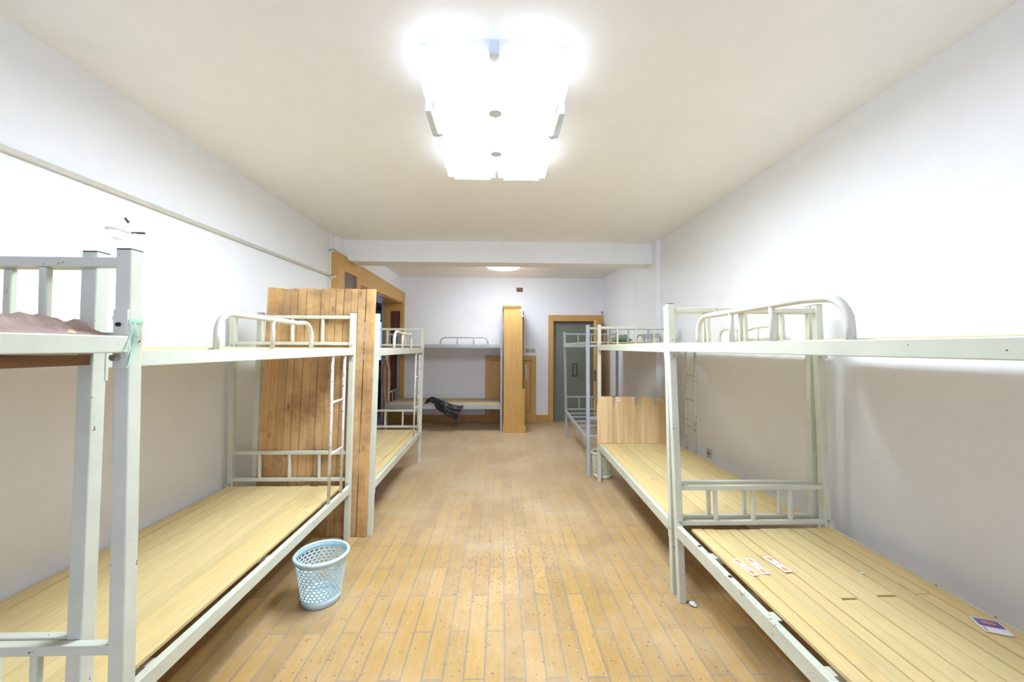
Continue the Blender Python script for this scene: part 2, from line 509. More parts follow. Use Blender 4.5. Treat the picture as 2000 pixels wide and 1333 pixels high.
# ------------------------------------------------------------------ neighbouring room behind the opening
M_NAVY = plain('navy lacquer', (0.05, 0.055, 0.13), 0.25)
M_NWALL = plaster('neighbour wall paint', (0.55, 0.55, 0.62))
bm = bmesh.new()
box(bm, -6.5, -4.4, 10.3, 10.5, 0, CEIL); box(bm, -2.5, -2.2, 10.3, 10.5, 0, CEIL)
box(bm, -4.4, -2.5, 10.3, 10.5, 0, 1.06); box(bm, -4.4, -2.5, 10.3, 10.5, 2.14, CEIL)
box(bm, -6.6, -6.4, 3.4, 10.5, 0, CEIL); box(bm, -6.4, -2.31, 3.4, 3.6, 0, CEIL)
box(bm, -2.31, -2.15, Y1 + 0.2, 10.5, 0, CEIL)
struct('wall_neighbour', bm, M_NWALL, label='pale walls of the dim room beyond the opening')
window('window_2', -4.4, -2.5, 10.36, 1.06, 2.14, 2, plain('dark window frame', (0.06, 0.05, 0.07), 0.4), 'bright bluish window of the room beyond the opening', M_SKYTINT)
bm = bmesh.new(); tube(bm, [(-4.6, 10.2, 2.42), (-2.35, 10.2, 2.42)], 0.02, 8)
tag(finish('curtain_rod', bm, plain('brown rod', (0.2, 0.13, 0.1), 0.4)), 'brown curtain rod above the window of the room beyond the opening', 'curtain rod')
t = empty('desk', (-3.2, 9.85, 0))
tag(t, 'dark navy desk under the bluish window in the room beyond the opening', 'desk')
bm = bmesh.new(); box(bm, -0.9, 0.7, -0.35, 0.35, 0.62, 0.66); finish('desktop', bm, M_NAVY, t, bevel=0.004)
for x in (-0.85, 0.61):
    bm = bmesh.new(); box(bm, x, x + 0.04, -0.3, 0.3, 0, 0.62); finish('side_panel', bm, M_NAVY, t)
bm = bmesh.new(); box(bm, -0.81, 0.61, 0.2, 0.22, 0.1, 0.62); finish('back_panel', bm, M_NAVY, t)
bm = bmesh.new(); box(bm, -4.4, -2.4, 10.18, 10.3, 0.98, 1.04)
tag(finish('window_sill_board', bm, M_NAVY), 'dark sill board under the bluish window beyond the opening', 'sill board')

# ------------------------------------------------------------------ far wall: door, low access door, switch, box
d = empty('door_2', (1.48, Y1, 0)); d['kind'] = 'structure'; d['label'] = 'wooden door casing framing a grey green door'
bm = bmesh.new()
box(bm, 0.931 - 1.48, 1.031 - 1.48, -0.03, 0.0, 0, 2.09); box(bm, 1.92 - 1.48, 2.012 - 1.48, -0.03, 0.0, 0, 2.09)
box(bm, 1.031 - 1.48, 1.92 - 1.48, -0.03, 0.0, 1.968, 2.09)
finish('door_casing', bm, M_CASE, d, bevel=0.004)
bm = bmesh.new()
box(bm, 1.03 - 1.48, 1.04 - 1.48, 0, 0.1, 0, 1.968); box(bm, 1.91 - 1.48, 1.92 - 1.48, 0, 0.1, 0, 1.968); box(bm, 1.04 - 1.48, 1.91 - 1.48, 0, 0.1, 1.955, 1.968)
finish('door_lining', bm, M_CASE_D, d)
bm = bmesh.new(); box(bm, 1.04 - 1.48, 1.91 - 1.48, 0.07, 0.11, 0, 1.955)
finish('door_panel', bm, M_DOORG, d)
bm = bmesh.new()
x0, x1, z0, z1 = 1.42 - 1.48, 1.51 - 1.48, 0.885, 1.14
for q in ((x0, x1, z0, z0 + 0.014), (x0, x1, z1 - 0.014, z1), (x0, x0 + 0.014, z0, z1), (x1 - 0.014, x1, z0, z1)):
    box(bm, q[0], q[1], 0.058, 0.072, q[2], q[3])
finish('pull_frame', bm, plain('dark pull', (0.08, 0.07, 0.06), 0.5), d)

# open wooden leaf in front of it
lf = empty('door_3', (1.93, 7.73, 0)); lf['kind'] = 'structure'; lf['label'] = 'wooden door leaf standing open, seen on edge'
dx, dy = 1.705 - 1.93, 7.16 - 7.73
L = math.hypot(dx, dy); lf.rotation_euler = (0, 0, math.atan2(dy, dx))
bm = bmesh.new(); box(bm, 0, L, -0.025, 0.025, 0.01, 1.955)
finish('leaf_board', bm, M_CASE, lf, bevel=0.003)
bm = bmesh.new(); box(bm, L - 0.005, L + 0.003, -0.012, 0.012, 0.85, 1.05)
finish('lock_plate', bm, plain('dark lock plate', (0.1, 0.06, 0.04), 0.4, 0.6), lf)

ad = empty('access_door', (0.2, Y1, 0))
tag(ad, 'low panelled wooden access door set in the far wall behind the bookcase', 'cupboard door')
bm = bmesh.new(); xx = 0.2
for x0, x1, z0, z1 in ((-0.297, -0.197, 0, 1.29), (0.592, 0.692, 0, 1.29), (-0.197, 0.592, 1.20, 1.29), (-0.197, 0.592, 0, 0.185)):
    box(bm, x0 - xx, x1 - xx, -0.03, 0, z0, z1)
finish('frame', bm, M_CASE, ad, bevel=0.003)
bm = bmesh.new(); box(bm, -0.39, 0.39, -0.008, -0.001, 0.18, 1.21); finish('back_board', bm, M_CASE_D, ad)
for a, b_ in ((-0.19, 0.19), (0.205, 0.585)):
    bm = bmesh.new(); box(bm, a - xx, b_ - xx, -0.018, -0.002, 0.192, 1.193)
    p = finish('door_panel', bm, M_CASE, ad, bevel=0.002)
bm = bmesh.new(); box(bm, 0.485, 0.515, Y1 - 0.024, Y1 - 0.0185, 0.82, 1.12)
tag(finish('paper_slip', bm, M_WHITE), 'narrow white paper slip stuck on the low wooden access door', 'paper')

sw = empty('switch_plate', (0.58, Y1, 1.39)); tag(sw, 'ivory double switch plate on the far wall right of the bookcase', 'switch')
bm = bmesh.new(); box(bm, -0.1, 0.1, -0.008, 0, -0.04, 0.04); finish('plate', bm, M_SWITCH, sw, bevel=0.002)
for a in (-0.05, 0.05):
    bm = bmesh.new(); box(bm, a - 0.032, a + 0.032, -0.014, -0.008, -0.03, 0.03)
    finish('rocker', bm, plain('aged ivory', (0.5, 0.46, 0.34), 0.4), sw, bevel=0.002)

jb = empty('junction_box', (0.365, Y1, 2.58)); tag(jb, 'open brown junction box high on the far wall', 'junction box')
bm = bmesh.new()
for q in ((-0.062, 0.062, -0.04, -0.03), (-0.062, 0.062, 0.03, 0.04), (-0.062, -0.05, -0.03, 0.03), (0.05, 0.062, -0.03, 0.03)):
    box(bm, q[0], q[1], -0.012, 0, q[2], q[3])
finish('rim', bm, plain('box rim', (0.25, 0.17, 0.13), 0.7), jb)
bm = bmesh.new(); box(bm, -0.05, 0.05, -0.004, 0, -0.03, 0.03); finish('back_plate', bm, plain('box inside', (0.12, 0.06, 0.045), 0.8), jb)
bm = bmesh.new(); tube(bm, [(-0.03, -0.006, 0.0), (0.0, -0.02, 0.012), (0.03, -0.012, -0.004)], 0.006, 6)
finish('wire', bm, M_SWITCH, jb)
bm = bmesh.new(); tube(bm, [(1.985, Y1 - 0.02, 2.115), (1.985, Y1 - 0.02, 2.165)], 0.009, 6)
tag(finish('wall_hook', bm, M_CAP), 'tiny black hook above the right corner of the door casing', 'hook')

so = empty('wall_socket', (XR, 3.79, 0.44)); tag(so, 'ivory wall socket low on the right wall beside the bunk board', 'socket')
bm = bmesh.new(); box(bm, -0.01, 0, -0.043, 0.043, -0.045, 0.045); finish('plate', bm, M_SWITCH, so, bevel=0.003)
bm = bmesh.new()
for a in (-0.015, 0.0, 0.015): box(bm, -0.012, -0.009, a - 0.003, a + 0.003, -0.012, 0.008)
finish('slot', bm, M_HOLE, so)

# wires sticking out of the left wall
wr = empty('wall_wires', (XL, 2.15, 2.07)); tag(wr, 'loose electric wires poking out of the left wall below the trunking', 'wires')
bm = bmesh.new(); tube(bm, [(0, -0.02, 0), (0.04, -0.01, 0.004), (0.075, 0.01, 0.0), (0.09, 0.02, 0.03), (0.075, 0.02, 0.055), (0.055, 0.01, 0.06)], 0.004, 6); finish('wire', bm, M_WHITE, wr)
bm = bmesh.new(); tube(bm, [(0.0, -0.015, -0.004), (0.05, 0.0, -0.006), (0.085, 0.03, -0.02), (0.1, 0.05, -0.015)], 0.003, 6); finish('wire', bm, plain('pale orange wire', (0.75, 0.58, 0.48), 0.5), wr)
bm = bmesh.new(); tube(bm, [(0.088, 0.035, -0.016), (0.105, 0.07, -0.006), (0.108, 0.09, -0.002)], 0.006, 6); finish('taped_end', bm, M_CAP, wr)
bm = bmesh.new(); tube(bm, [(0.087, 0.02, 0.034), (0.07, 0.018, 0.058)], 0.006, 6); finish('taped_end', bm, M_CAP, wr)

# ------------------------------------------------------------------ bookcase standing side-on
bc = empty('bookcase', (0.22, 7.25, 0)); tag(bc, 'tall narrow honey coloured wooden bookcase standing side-on before the far wall', 'bookcase')
def bl(bm, x0, x1, y0, y1, z0, z1, **k): box(bm, x0 - 0.22, x1 - 0.22, y0 - 7.25, y1 - 7.25, z0, z1, **k)
CY0, CY1 = 6.78, 7.74
bm = bmesh.new(); bl(bm, 0.052, 0.372, CY0, CY0 + 0.022, 0.12, 2.11); finish('side_panel', bm, M_CASE, bc, bevel=0.002)
bm = bmesh.new(); bl(bm, 0.052, 0.372, CY1 - 0.022, CY1, 0.12, 2.11); finish('side_panel', bm, M_CASE, bc)
bm = bmesh.new(); bl(bm, 0.052, 0.064, CY0 + .022, CY1 - .022, 0.12, 2.11); finish('back_panel', bm, M_CASE, bc)
bm = bmesh.new(); bl(bm, 0.045, 0.385, CY0 - 0.006, CY1, 2.11, 2.13); bl(bm, 0.038, 0.395, CY0 - 0.014, CY1, 2.13, 2.15); bl(bm, 0.032, 0.405, CY0 - 0.02, CY1, 2.15, 2.168)
finish('cornice', bm, M_CASE_H, bc, bevel=0.003)
bm = bmesh.new(); bl(bm, 0.372, 0.415, CY0 + 0.008, CY1 - .02, 0.12, 0.70); finish('lower_cupboard', bm, M_CASE, bc, bevel=0.003)
bm = bmesh.new(); bl(bm, 0.372, 0.428, CY0 + 0.004, CY1, 0.70, 0.735); finish('ledge', bm, M_CASE_H, bc, bevel=0.003)
bm = bmesh.new(); bl(bm, 0.043, 0.435, CY0 - 0.01, CY1, 0, 0.12); finish('plinth', bm, M_CASE, bc, bevel=0.003)
for z in (0.74, 1.2, 1.65):
    bm = bmesh.new(); bl(bm, 0.064, 0.36, CY0 + .022, CY1 - .022, z, z + 0.02); finish('shelf', bm, M_CASE_H, bc)
for i in range(2):
    ya = CY0 + 0.03 + i * 0.45
    bm = bmesh.new()
    for q in ((ya, ya + 0.04, 0.78, 2.08), (ya + 0.40, ya + 0.44, 0.78, 2.08), (ya + .04, ya + .40, 0.78, 0.82), (ya + .04, ya + .40, 2.04, 2.08)):
        bl(bm, 0.374, 0.392, *q)
    dd = finish('door', bm, M_CASE_D, bc)
    bm = bmesh.new(); bl(bm, 0.381, 0.384, ya + 0.04, ya + 0.4, 0.82, 2.04); finish('glass_pane', bm, M_GLASS, dd)
    bm = bmesh.new(); bl(bm, 0.392, 0.41, ya + (0.41 if i == 0 else 0.02), ya + (0.42 if i == 0 else 0.03), 1.2, 1.32); finish('handle', bm, M_BOLT, dd)
bm = bmesh.new(); n = 10
for i in range(n):
    a = i / n
    y = CY0 - 0.022; x = 0.36 + 0.03 * noise.noise(Vector((a * 4, 0, 0)))
    z = 2.17 - a * 0.20
    w = 0.022 - 0.014 * a + 0.008 * noise.noise(Vector((a * 9, 3, 0)))
    box(bm, x - w, x + w, y - 0.002, y + 0.001, z - 0.021, z)
finish('peeling_edge', bm, M_WHITE, bc, loc=(-0.22, -7.25, 0))

# ------------------------------------------------------------------ ceiling lamps
def glow(name, col, s):
    m, nt, b = new_mat(name)
    em = N(nt, 'ShaderNodeEmission'); em.inputs[0].default_value = (*col, 1); em.inputs[1].default_value = s
    nt.links.new(em.outputs[0], nt.nodes['Material Output'].inputs[0])
    return m
M_GLOW = [glow('lit frosted shade rim', (0.825, 0.945, 1.09), LAMP_STRENGTH * 0.09), glow('lit frosted shade', (0.825, 0.945, 1.09), LAMP_STRENGTH)]
M_GLOW2 = glow('lit round shade', (0.84, 0.93, 1.05), FAR_LAMP_STRENGTH)
def rbox(x0, x1, y0, y1, z0, z1, r=0.03):
    bm = bmesh.new(); box(bm, x0, x1, y0, y1, z0, z1)
    vert = [e for e in bm.edges if abs(e.verts[0].co.z - e.verts[1].co.z) > 1e-4]
    bmesh.ops.bevel(bm, geom=vert, offset=r, segments=4, affect='EDGES')
    return bm
LX, LY = -0.035, 2.28
cl = empty('ceiling_lamp', (LX, LY, CEIL)); tag(cl, 'large lit rectangular ceiling lamp of six square frosted shades', 'ceiling lamp')
finish('base_plate', rbox(-0.33, 0.33, -0.54, 0.64, -0.065, 0), M_WHITE, cl)
rows = ((-0.57, -0.215, 0.175, 0.35), (-0.185, 0.225, 0.165, 0.325), (0.255, 0.67, 0.175, 0.35))
for (a, b_, x0, w) in rows:
    for sgn in (-1, 1):
        xa, xb = (0.012, w) if sgn > 0 else (-w, -0.012)
        sb = rbox(xa, xb, a, b_, -0.115, -0.065, 0.04)
        for f in sb.faces:
            if f.calc_center_median().z < -0.114: f.material_index = 1
        finish('lamp_shade', sb, M_GLOW, cl)
bm = rbox(-0.375, 0.375, -0.20, 0.24, -0.10, -0.085, 0.05)
# a square frame round the middle row
bm.free()
for q in ((-0.37, -0.335, -0.20, 0.24), (0.335, 0.37, -0.20, 0.24)):
    bm = bmesh.new(); box(bm, q[0], q[1], -0.20, 0.055, -0.125, -0.07)
    xi = (q[1], q[1] + 0.03) if q[0] < 0 else (q[0] - 0.03, q[0])
    box(bm, xi[0], xi[1], 0.025, 0.055, -0.125, -0.115); bmesh.ops.remove_doubles(bm, verts=bm.verts, dist=0.0001); finish('lamp_frame', bm, M_CHROME, cl, bevel=0.012)
for y in (-0.20, 0.24):
    bm = bmesh.new(); bmesh.ops.create_cone(bm, cap_ends=True, segments=24, radius1=0.035, radius2=0.045, depth=0.02)
    finish('cover_disc', bm, M_CHROME, cl, loc=(0, y, -0.125))
bm = bmesh.new(); box(bm, -0.022, 0.022, -0.585, -0.50, -0.10, -0.04); finish('end_cap', bm, M_CHROME, cl)

rl = empty('ceiling_lamp', (0.04, 6.42, CEIL)); tag(rl, 'small lit round flush ceiling lamp beyond the beam', 'ceiling lamp')
def lathe(prof, n=48):
    bm = bmesh.new(); rings = []
    for r, z in prof:
        rings.append([bm.verts.new((r * math.cos(2 * PI * k / n), r * math.sin(2 * PI * k / n), z)) for k in range(n)])
    for A, B in zip(rings, rings[1:]):
        for k in range(n): bm.faces.new((A[k], A[(k + 1) % n], B[(k + 1) % n], B[k]))
    bm.faces.new(rings[0]); bm.faces.new(rings[-1][::-1])
    return bm
finish('base_ring', lathe([(0.30, 0), (0.30, -0.02), (0.29, -0.03)]), M_WHITE, rl, smooth=True)
finish('lamp_shade', lathe([(0.285, -0.03), (0.275, -0.055), (0.24, -0.08), (0.17, -0.095), (0.08, -0.10), (0.01, -0.102)]), M_GLOW2, rl, smooth=True)

# ------------------------------------------------------------------ bunk beds
def bunk(label, group, metal, xa, xat, xaf, xaft, xw, xwt, y0, y1, zu=(1.43, 1.477), zl=(0.375, 0.44), zboard=0.418, flip=False,
         guard=None, ladder=None, up_board=True, low_board=True, swap=False, sr_top=1.685, board_gap=0.03,
         tube_mat=None, lower_cuts=(), H=1.705, planks=11, slats=False, extra=None, board_mat=None, upper_mat=None, seed=1):
    """s runs 0..1 from the aisle side to the wall side; p runs along the length."""
    rnd = random.Random(seed)
    cx = (xa + xw) / 2; cy = (y0 + y1) / 2
    base = (cy, cx, 0) if swap else (cx, cy, 0)
    root = empty('bunk_bed', base)
    tag(root, label, 'bunk bed', group)
    W = abs(xw - xa)
    def mp(s, p, z):
        t = (p - y0) / (y1 - y0); k = z / 1.7; q = s / W
        a = (xa * (1 - k) + xat * k) * (1 - t) + (xaf * (1 - k) + xaft * k) * t
        w = xw * (1 - k) + xwt * k
        x = a + (w - a) * q
        if swap: return (p - base[0], x - base[1], z)
        return (x - base[0], p - base[1], z)
    P = 0.039
    tm = tube_mat or metal
    g_s = (lambda s: W - s) if flip else (lambda s: s)
    # posts
    for s0 in (0, W - P):
        for p0 in (y0, y1 - P):
            bm = bmesh.new(); box(bm, s0, s0 + P, p0, p0 + P, 0, H, mp)
            po = finish('post', bm, metal, root, bevel=0.003)
            bm = bmesh.new(); box(bm, s0 + 0.001, s0 + P - 0.001, p0 + 0.001, p0 + P - 0.001, H, H + 0.003, mp)
            finish('post_cap', bm, M_CAP, po)
            # bolts on the post near the rails
            ps = p0 + P if p0 == y0 else p0
            sgn = -1 if p0 == y0 else 1
            for zz in (zu[0] - 0.022, zu[1] + 0.022, zl[0] - 0.02, zl[1] + 0.02):
                bm = bmesh.new()
                pp = p0 if p0 == y1 - P else p0 + P
                a, b_ = (pp - 0.006, pp) if p0 == y1 - P else (pp, pp + 0.006)
                tube(bm, [(s0 + P / 2, a, zz), (s0 + P / 2, b_, zz)], 0.008, 8, mp)
                finish('bolt', bm, M_BOLT, po)
    # end frames
    for p0 in (y0 + 0.007, y1 - P + 0.007):
        for nm, za, zb in (('upper_end_frame', 1.473, sr_top), ('lower_end_frame', 0.449, 0.662)):
            bm = bmesh.new()
            box(bm, P, W - P, p0, p0 + 0.025, zb - 0.026, zb, mp)
            fr = finish(nm, bm, metal, root, bevel=0.003)
            bm = bmesh.new()
            box(bm, P, W - P, p0, p0 + 0.025, za - 0.013, za + 0.012, mp)
            finish('rail', bm, metal, fr, bevel=0.003)
            for i in range(3):
                sc = W * (0.265 + 0.242 * i)
                bm = bmesh.new(); box(bm, sc - 0.010, sc + 0.010, p0 + 0.003, p0 + 0.022, za + 0.012, zb - 0.026, mp)
                finish('bar', bm, metal, fr, bevel=0.004)
    # side rails with end plates
    for s0, s1 in ((-0.0015, 0.028), (W - 0.016, W + 0.0015)):
        for za, zb in (zu, zl):
            if s0 > 0.1: zb = zb - 0.016
            bm = bmesh.new(); box(bm, s0, s1, y0 + P, y1 - P, za, zb, mp)
            sr = finish('side_rail', bm, M_WORN if (seed == 4 and za == zl[0]) else metal, root, bevel=0.003)
            for p0, p1 in ((y0 + P - 0.004, y0 + P + 0.004), (y1 - P - 0.004, y1 - P + 0.004)):
                bm = bmesh.new()
                sa = s0 if s0 < 0.1 else s0 - 0.005
                box(bm, sa, sa + 0.034, p0, p1, za - 0.035, zb + 0.035, mp)
                finish('end_plate', bm, metal, sr)
    # cross slats under the boards
    for za in ((zboard - 0.035,) if slats else ()):
        for i in range(6):
            pc = y0 + 0.18 + (y1 - y0 - 0.36) * i / 5
            bm = bmesh.new(); box(bm, 0.028, W - 0.028, pc - 0.015, pc + 0.015, za, za + 0.02, mp)
            finish('cross_slat', bm, metal, root)
    for zc in (zu[0], zl[0]):
        if slats and zc == zl[0]: continue
        for i in range(3):
            pc = y0 + 0.3 + (y1 - y0 - 0.6) * i / 2
            bm = bmesh.new(); box(bm, 0.028, W - 0.028, pc - 0.02, pc + 0.02, zc + 0.002, zc + 0.022, mp)
            finish('cross_slat', bm, metal, root)
    # planked boards
    bmat = board_mat or M_PINE
    def board(zt, mat, cuts, gap, name='bed_board'):
        bm = bmesh.new()
        s = gap; end = W - 0.018
        n = planks
        ws = [rnd.uniform(0.75, 1.25) for _ in range(n)]
        tot = sum(ws)
        for i, w in enumerate(ws):
            wd = w / tot * (end - gap)
            g = rnd.choice((0.001, 0.0015, 0.002, 0.0055)) if seed != 4 else rnd.choice((0.002, 0.005, 0.008, 0.011))
            dz = rnd.uniform(-0.002, 0.002)
            pa, pb = y0 + P + 0.002 + rnd.uniform(0, 0.006), y1 - P - 0.004 - rnd.uniform(0, 0.012)
            seg = [(pa, pb)]
            if i in cuts:
                c, gp = cuts[i]
                seg = [(pa, c - gp), (c, pb)]
            for a, b_ in seg:
                j = rnd.uniform(-0.001, 0.001)
                box(bm, s + j, s + wd - g + j, a, b_, zt - 0.016 + dz, zt + dz, mp)
            s += wd
        return finish(name, bm, mat, root, bevel=0.0015)
    if low_board: board(zboard, bmat, lower_cuts if lower_cuts else {}, board_gap)
    if up_board: board(zu[1] - 0.001 + 0.006, upper_mat or bmat, {}, 0.03)
    # guard tube
    if guard:
        ga, gb, gz, mids = guard[:4]
        bul = guard[4] if len(guard) > 4 else None
        sg = g_s(0.014)
        pth = arc_path((ga, 0, zu[1] - 0.005), (gb, 0, zu[1] - 0.005), gz, 0.085, bulge=bul)
        bm = bmesh.new(); tube(bm, [(sg, q.x, q.z) for q in pth], 0.0125, 10, mp)
        gd = finish('guard_rail', bm, tm, root, smooth=True)
        for c in mids:
            t = (c - ga) / (gb - ga)
            zt = gz + (bul(max(0, min(1, t))) if bul else 0)
            bm = bmesh.new(); tube(bm, [(sg, c, zu[1] - 0.005), (sg, c, zt)], 0.0105, 8, mp)
            finish('guard_bar', bm, tm, gd, smooth=True)
    if ladder:
        la, lb, rungs = ladder
        sg = g_s(0.014)
        bm = bmesh.new(); tube(bm, [(sg, la, zl[1] - 0.002), (sg, la, zu[0] + 0.002)], 0.0105, 8, mp)
        ld = finish('ladder', bm, M_CHIPPED, root, smooth=True)
        bm = bmesh.new(); tube(bm, [(sg, lb, zl[1] - 0.002), (sg, lb, zu[0] + 0.002)], 0.0105, 8, mp)
        finish('ladder_rail', bm, M_CHIPPED, ld, smooth=True)
        for z in rungs:
            bm = bmesh.new(); tube(bm, [(sg, la, z), (sg, lb, z)], 0.009, 8, mp)
            finish('rung', bm, tm, ld, smooth=True)
    if extra: extra(root, mp, W)
    return root

G1 = 'cream steel bunk beds along the side walls'
G2 = 'blue grey steel bunk beds at the far end'

def l1_extra(root, mp, W):
    # hook plate and big bolt on the aisle post
    bm = bmesh.new(); box(bm, 0.0, 0.036, 1.118 - 0.046, 1.118 - 0.0385, 1.39, 1.545, mp); finish('bracket', bm, M_CREAM, root, bevel=0.001)
    bm = bmesh.new(); tube(bm, [(0.020, 1.066, 1.505), (0.020, 1.0715, 1.505)], 0.0055, 12, mp); finish('screw_hole', bm, M_HOLE, root)
    bm = bmesh.new(); tube(bm, [(0.022, 1.056, 1.418), (0.022, 1.073, 1.418)], 0.009, 6, mp); finish('bolt', bm, M_BOLT, root)
    bm = bmesh.new(); box(bm, 0.06, W - 0.03, -0.80, 1.04, 1.40, 1.425, mp); finish('batten', bm, M_BROWNB, root)
L1 = bunk('cream steel bunk bed nearest the viewer on the left, torn brown paper on top', G1, M_CREAM,
     -0.98, -0.98, -0.98, -0.98, -1.88, -1.88, -0.90, 1.118, zu=(1.431, 1.475), upper_mat=M_BROWNB, extra=l1_extra, up_board=False, seed=11)
L2 = bunk('cream steel bunk bed on the left with chipped white ladder, before the upright planks', G1, M_CREAM,
     -1.132, -1.10, -1.132, -1.10, -2.034, -2.034, 1.112, 3.078, zu=(1.386, 1.436), zl=(0.345, 0.402), zboard=0.408,
     guard=(1.60, 2.385, 1.583, (1.985,), lambda t: -0.006 * t), ladder=(2.695, 2.90, (1.074, 0.728)), tube_mat=M_CREAM2, board_gap=0.055, seed=2)
L3 = bunk('cream steel bunk bed on the left behind the upright plank panel', G1, M_CREAM,
     -0.978, -0.94, -0.997, -0.965, -1.90, -1.866, 3.10, 5.075, zu=(1.379, 1.433), zl=(0.35, 0.41), zboard=0.415,
     guard=(3.64, 4.38, 1.592, (3.96,), lambda t: -0.02 * t), ladder=(4.64, 4.86, (1.098, 0.739)), tube_mat=M_CREAM2, seed=3)

def r1_extra(root, mp, W):
    for p in (2.02, 1.75):
        bm = bmesh.new(); tube(bm, [(0.014, p, 0.4395), (0.014, p, 0.4415)], 0.009, 14, mp); finish('screw_hole', bm, M_HOLE, root)
    for p in (1.55, 1.10, 2.0):
        bm = bmesh.new(); box(bm, 0.026, 0.085, p - 0.025, p + 0.025, 0.396, 0.4, mp); finish('bracket', bm, M_CREAM, root)
R1 = bunk('cream steel bunk bed nearest the viewer on the right, curved guard rail on top', G1, M_CREAM,
     1.024, 0.955, 1.024, 0.955, 1.925, 1.865, 0.29, 2.293, zu=(1.43, 1.476), zl=(0.372, 0.440), zboard=0.424,
     guard=(1.94, 1.085, 1.603, (1.657, 1.403), lambda t: 0.006 * t), tube_mat=M_CREAM2, board_gap=0.080,
     lower_cuts={5: (1.621, 0.012), 7: (1.636, 0.012), 9: (1.639, 0.004)}, planks=11, extra=r1_extra, seed=4)
R2 = bunk('cream steel bunk bed on the right with a cardboard sheet on its lower bunk', G1, M_CREAM,
     1.018, 0.978, 1.059, 1.056, 1.90, 1.89, 2.335, 4.338, zu=(1.425, 1.478), zl=(0.36, 0.425), zboard=0.43,
     guard=(3.37, 2.66, 1.612, (3.12, 2.86), lambda t: -0.022 * math.exp(-((t - 0.5) / 0.2) ** 2)), ladder=(3.80, 3.99, (1.18, 0.934, 0.672)), tube_mat=M_CREAM2, flip=True, seed=5)
R3 = bunk('blue grey steel bunk bed with bare lower slats before the grey green door', G2, M_GREY,
     0.978, 0.968, 1.062, 1.024, 1.925, 1.925, 4.485, 6.50, zu=(1.455, 1.515), zl=(0.375, 0.435), zboard=0.43,
     guard=(5.56, 4.72, 1.625, (5.25, 5.0)), flip=True, low_board=False, slats=True, H=1.71, seed=6)
FB = bunk('blue grey steel bunk bed standing along the far wall with black plastic on it', G2, M_GREY,
     6.902, 6.902, 6.902, 6.902, 7.74, 7.74, -1.985, 0.035, zu=(1.444, 1.497), zl=(0.380, 0.449), zboard=0.465, swap=True,
     guard=(-1.04, -0.222, 1.618, (-0.751, -0.469)), H=1.73, board_mat=M_PINE_X, upper_mat=M_PINE_X, planks=7, seed=7)

# ------------------------------------------------------------------ upright plank panel
pp = empty('plank_panel', (-1.42, 3.09, 0)); tag(pp, 'upright bed board of knotty orange brown planks between two left bunks', 'plank panel')
x0b, x1b, x0t, x1t = -1.86, -1.017, -1.776, -0.959
ws = [R.uniform(0.8, 1.2) for _ in range(14)]; tot = sum(ws); acc = 0
HH = 1.893
bm = bmesh.new()
for w in ws:
    a, b_ = acc / tot, (acc + w) / tot; acc += w
    g = R.choice((0.001, 0.002, 0.005, 0.008)); tp = HH + R.uniform(-0.006, 0.006)
    def X(q, z): return (x0b + (x1b - x0b) * q) * (1 - z / HH) + (x0t + (x1t - x0t) * q) * z / HH + 1.42
    gt = g
    gb = g * R.uniform(0.1, 1.0)
    pts = [(X(a, 0) + 0, -0.009, 0.003), (X(a, 0), 0.006, 0.003), (X(b_, 0) - gb, 0.006, 0.003), (X(b_, 0) - gb, -0.009, 0.003),
           (X(a, tp), -0.009, tp), (X(a, tp), 0.006, tp), (X(b_, tp) - gt, 0.006, tp), (X(b_, tp) - gt, -0.009, tp)]
    hexa(bm, pts)
finish('planks', bm, M_OLD, pp, bevel=0.0012)

# ------------------------------------------------------------------ cardboard on the right bunk
def card_mat():
    m, nt, b = new_mat('corrugated cardboard')
    v = coords(nt)
    w = N(nt, 'ShaderNodeTexWave', wave_type='BANDS', bands_direction='X')
    w.inputs['Scale'].default_value = 30; w.inputs['Distortion'].default_value = 0.6
    nt.links.new(v, w.inputs['Vector'])
    n = noise_n(nt, coords(nt, (6, 1, 0.4)), 1.3, 2)
    r = ramp(nt, [(0.35, (0.55, 0.38, 0.185)), (0.6, (0.74, 0.55, 0.30))])
    nt.links.new(n, r.inputs[0]); r.color_ramp.elements[0].position = 0.42; r.color_ramp.elements[1].position = 0.56
    c = mixc(nt, 0.06, r.outputs[0], w.outputs[0], 'MULTIPLY')
    nt.links.new(c, b.inputs['Base Color']); b.inputs['Roughness'].default_value = 0.8
    b.inputs['Specular IOR Level'].default_value = 0.15
    bump(nt, b, w.outputs[0], 0.1, 0.002)
    return m
M_CARD = card_mat()
cd = empty('cardboard_sheet', (1.42, 4.235, 0.432)); tag(cd, 'flattened brown cardboard box standing on the end of the lower right bunk', 'cardboard')
def cdx(px): return 1.033 + (px - 1167) * 0.00551 - 1.42
S = 0.495
cols = [(1167, 1171.5, S), (1199, 1198.5, S), (1200.5, 1203.5, S), (1242, 1240.5, S), (1244.5, 1247.5, S - 0.005), (1279, 1278, S - 0.005), (1281.5, 1285, S - 0.01), (1309, 1309, S - 0.012), ]
bm = bmesh.new()
def colpts(pb, pt, top):
    yo = 0.006 * math.sin(pb * 0.09)
    return [(cdx(pb), 0.0 + yo, 0), (cdx(pb), 0.006 + yo, 0.20), (cdx(pb), 0.012 + yo * .6, 0.395), (cdx(pt), 0.018, top)]
C_ = [colpts(*c) for c in cols]
V = [[bm.verts.new(p) for p in c] for c in C_]
apex = []
for i in range(0, 8, 2):
    for k in range(3): bm.faces.new((V[i][k], V[i + 1][k], V[i + 1][k + 1], V[i][k + 1]))
for i in (1, 3, 5):
    for k in range(2): bm.faces.new((V[i][k], V[i + 1][k], V[i + 1][k + 1], V[i][k + 1]))
finish('sheet', bm, M_CARD, cd, solid=0.004)
bm = bmesh.new()
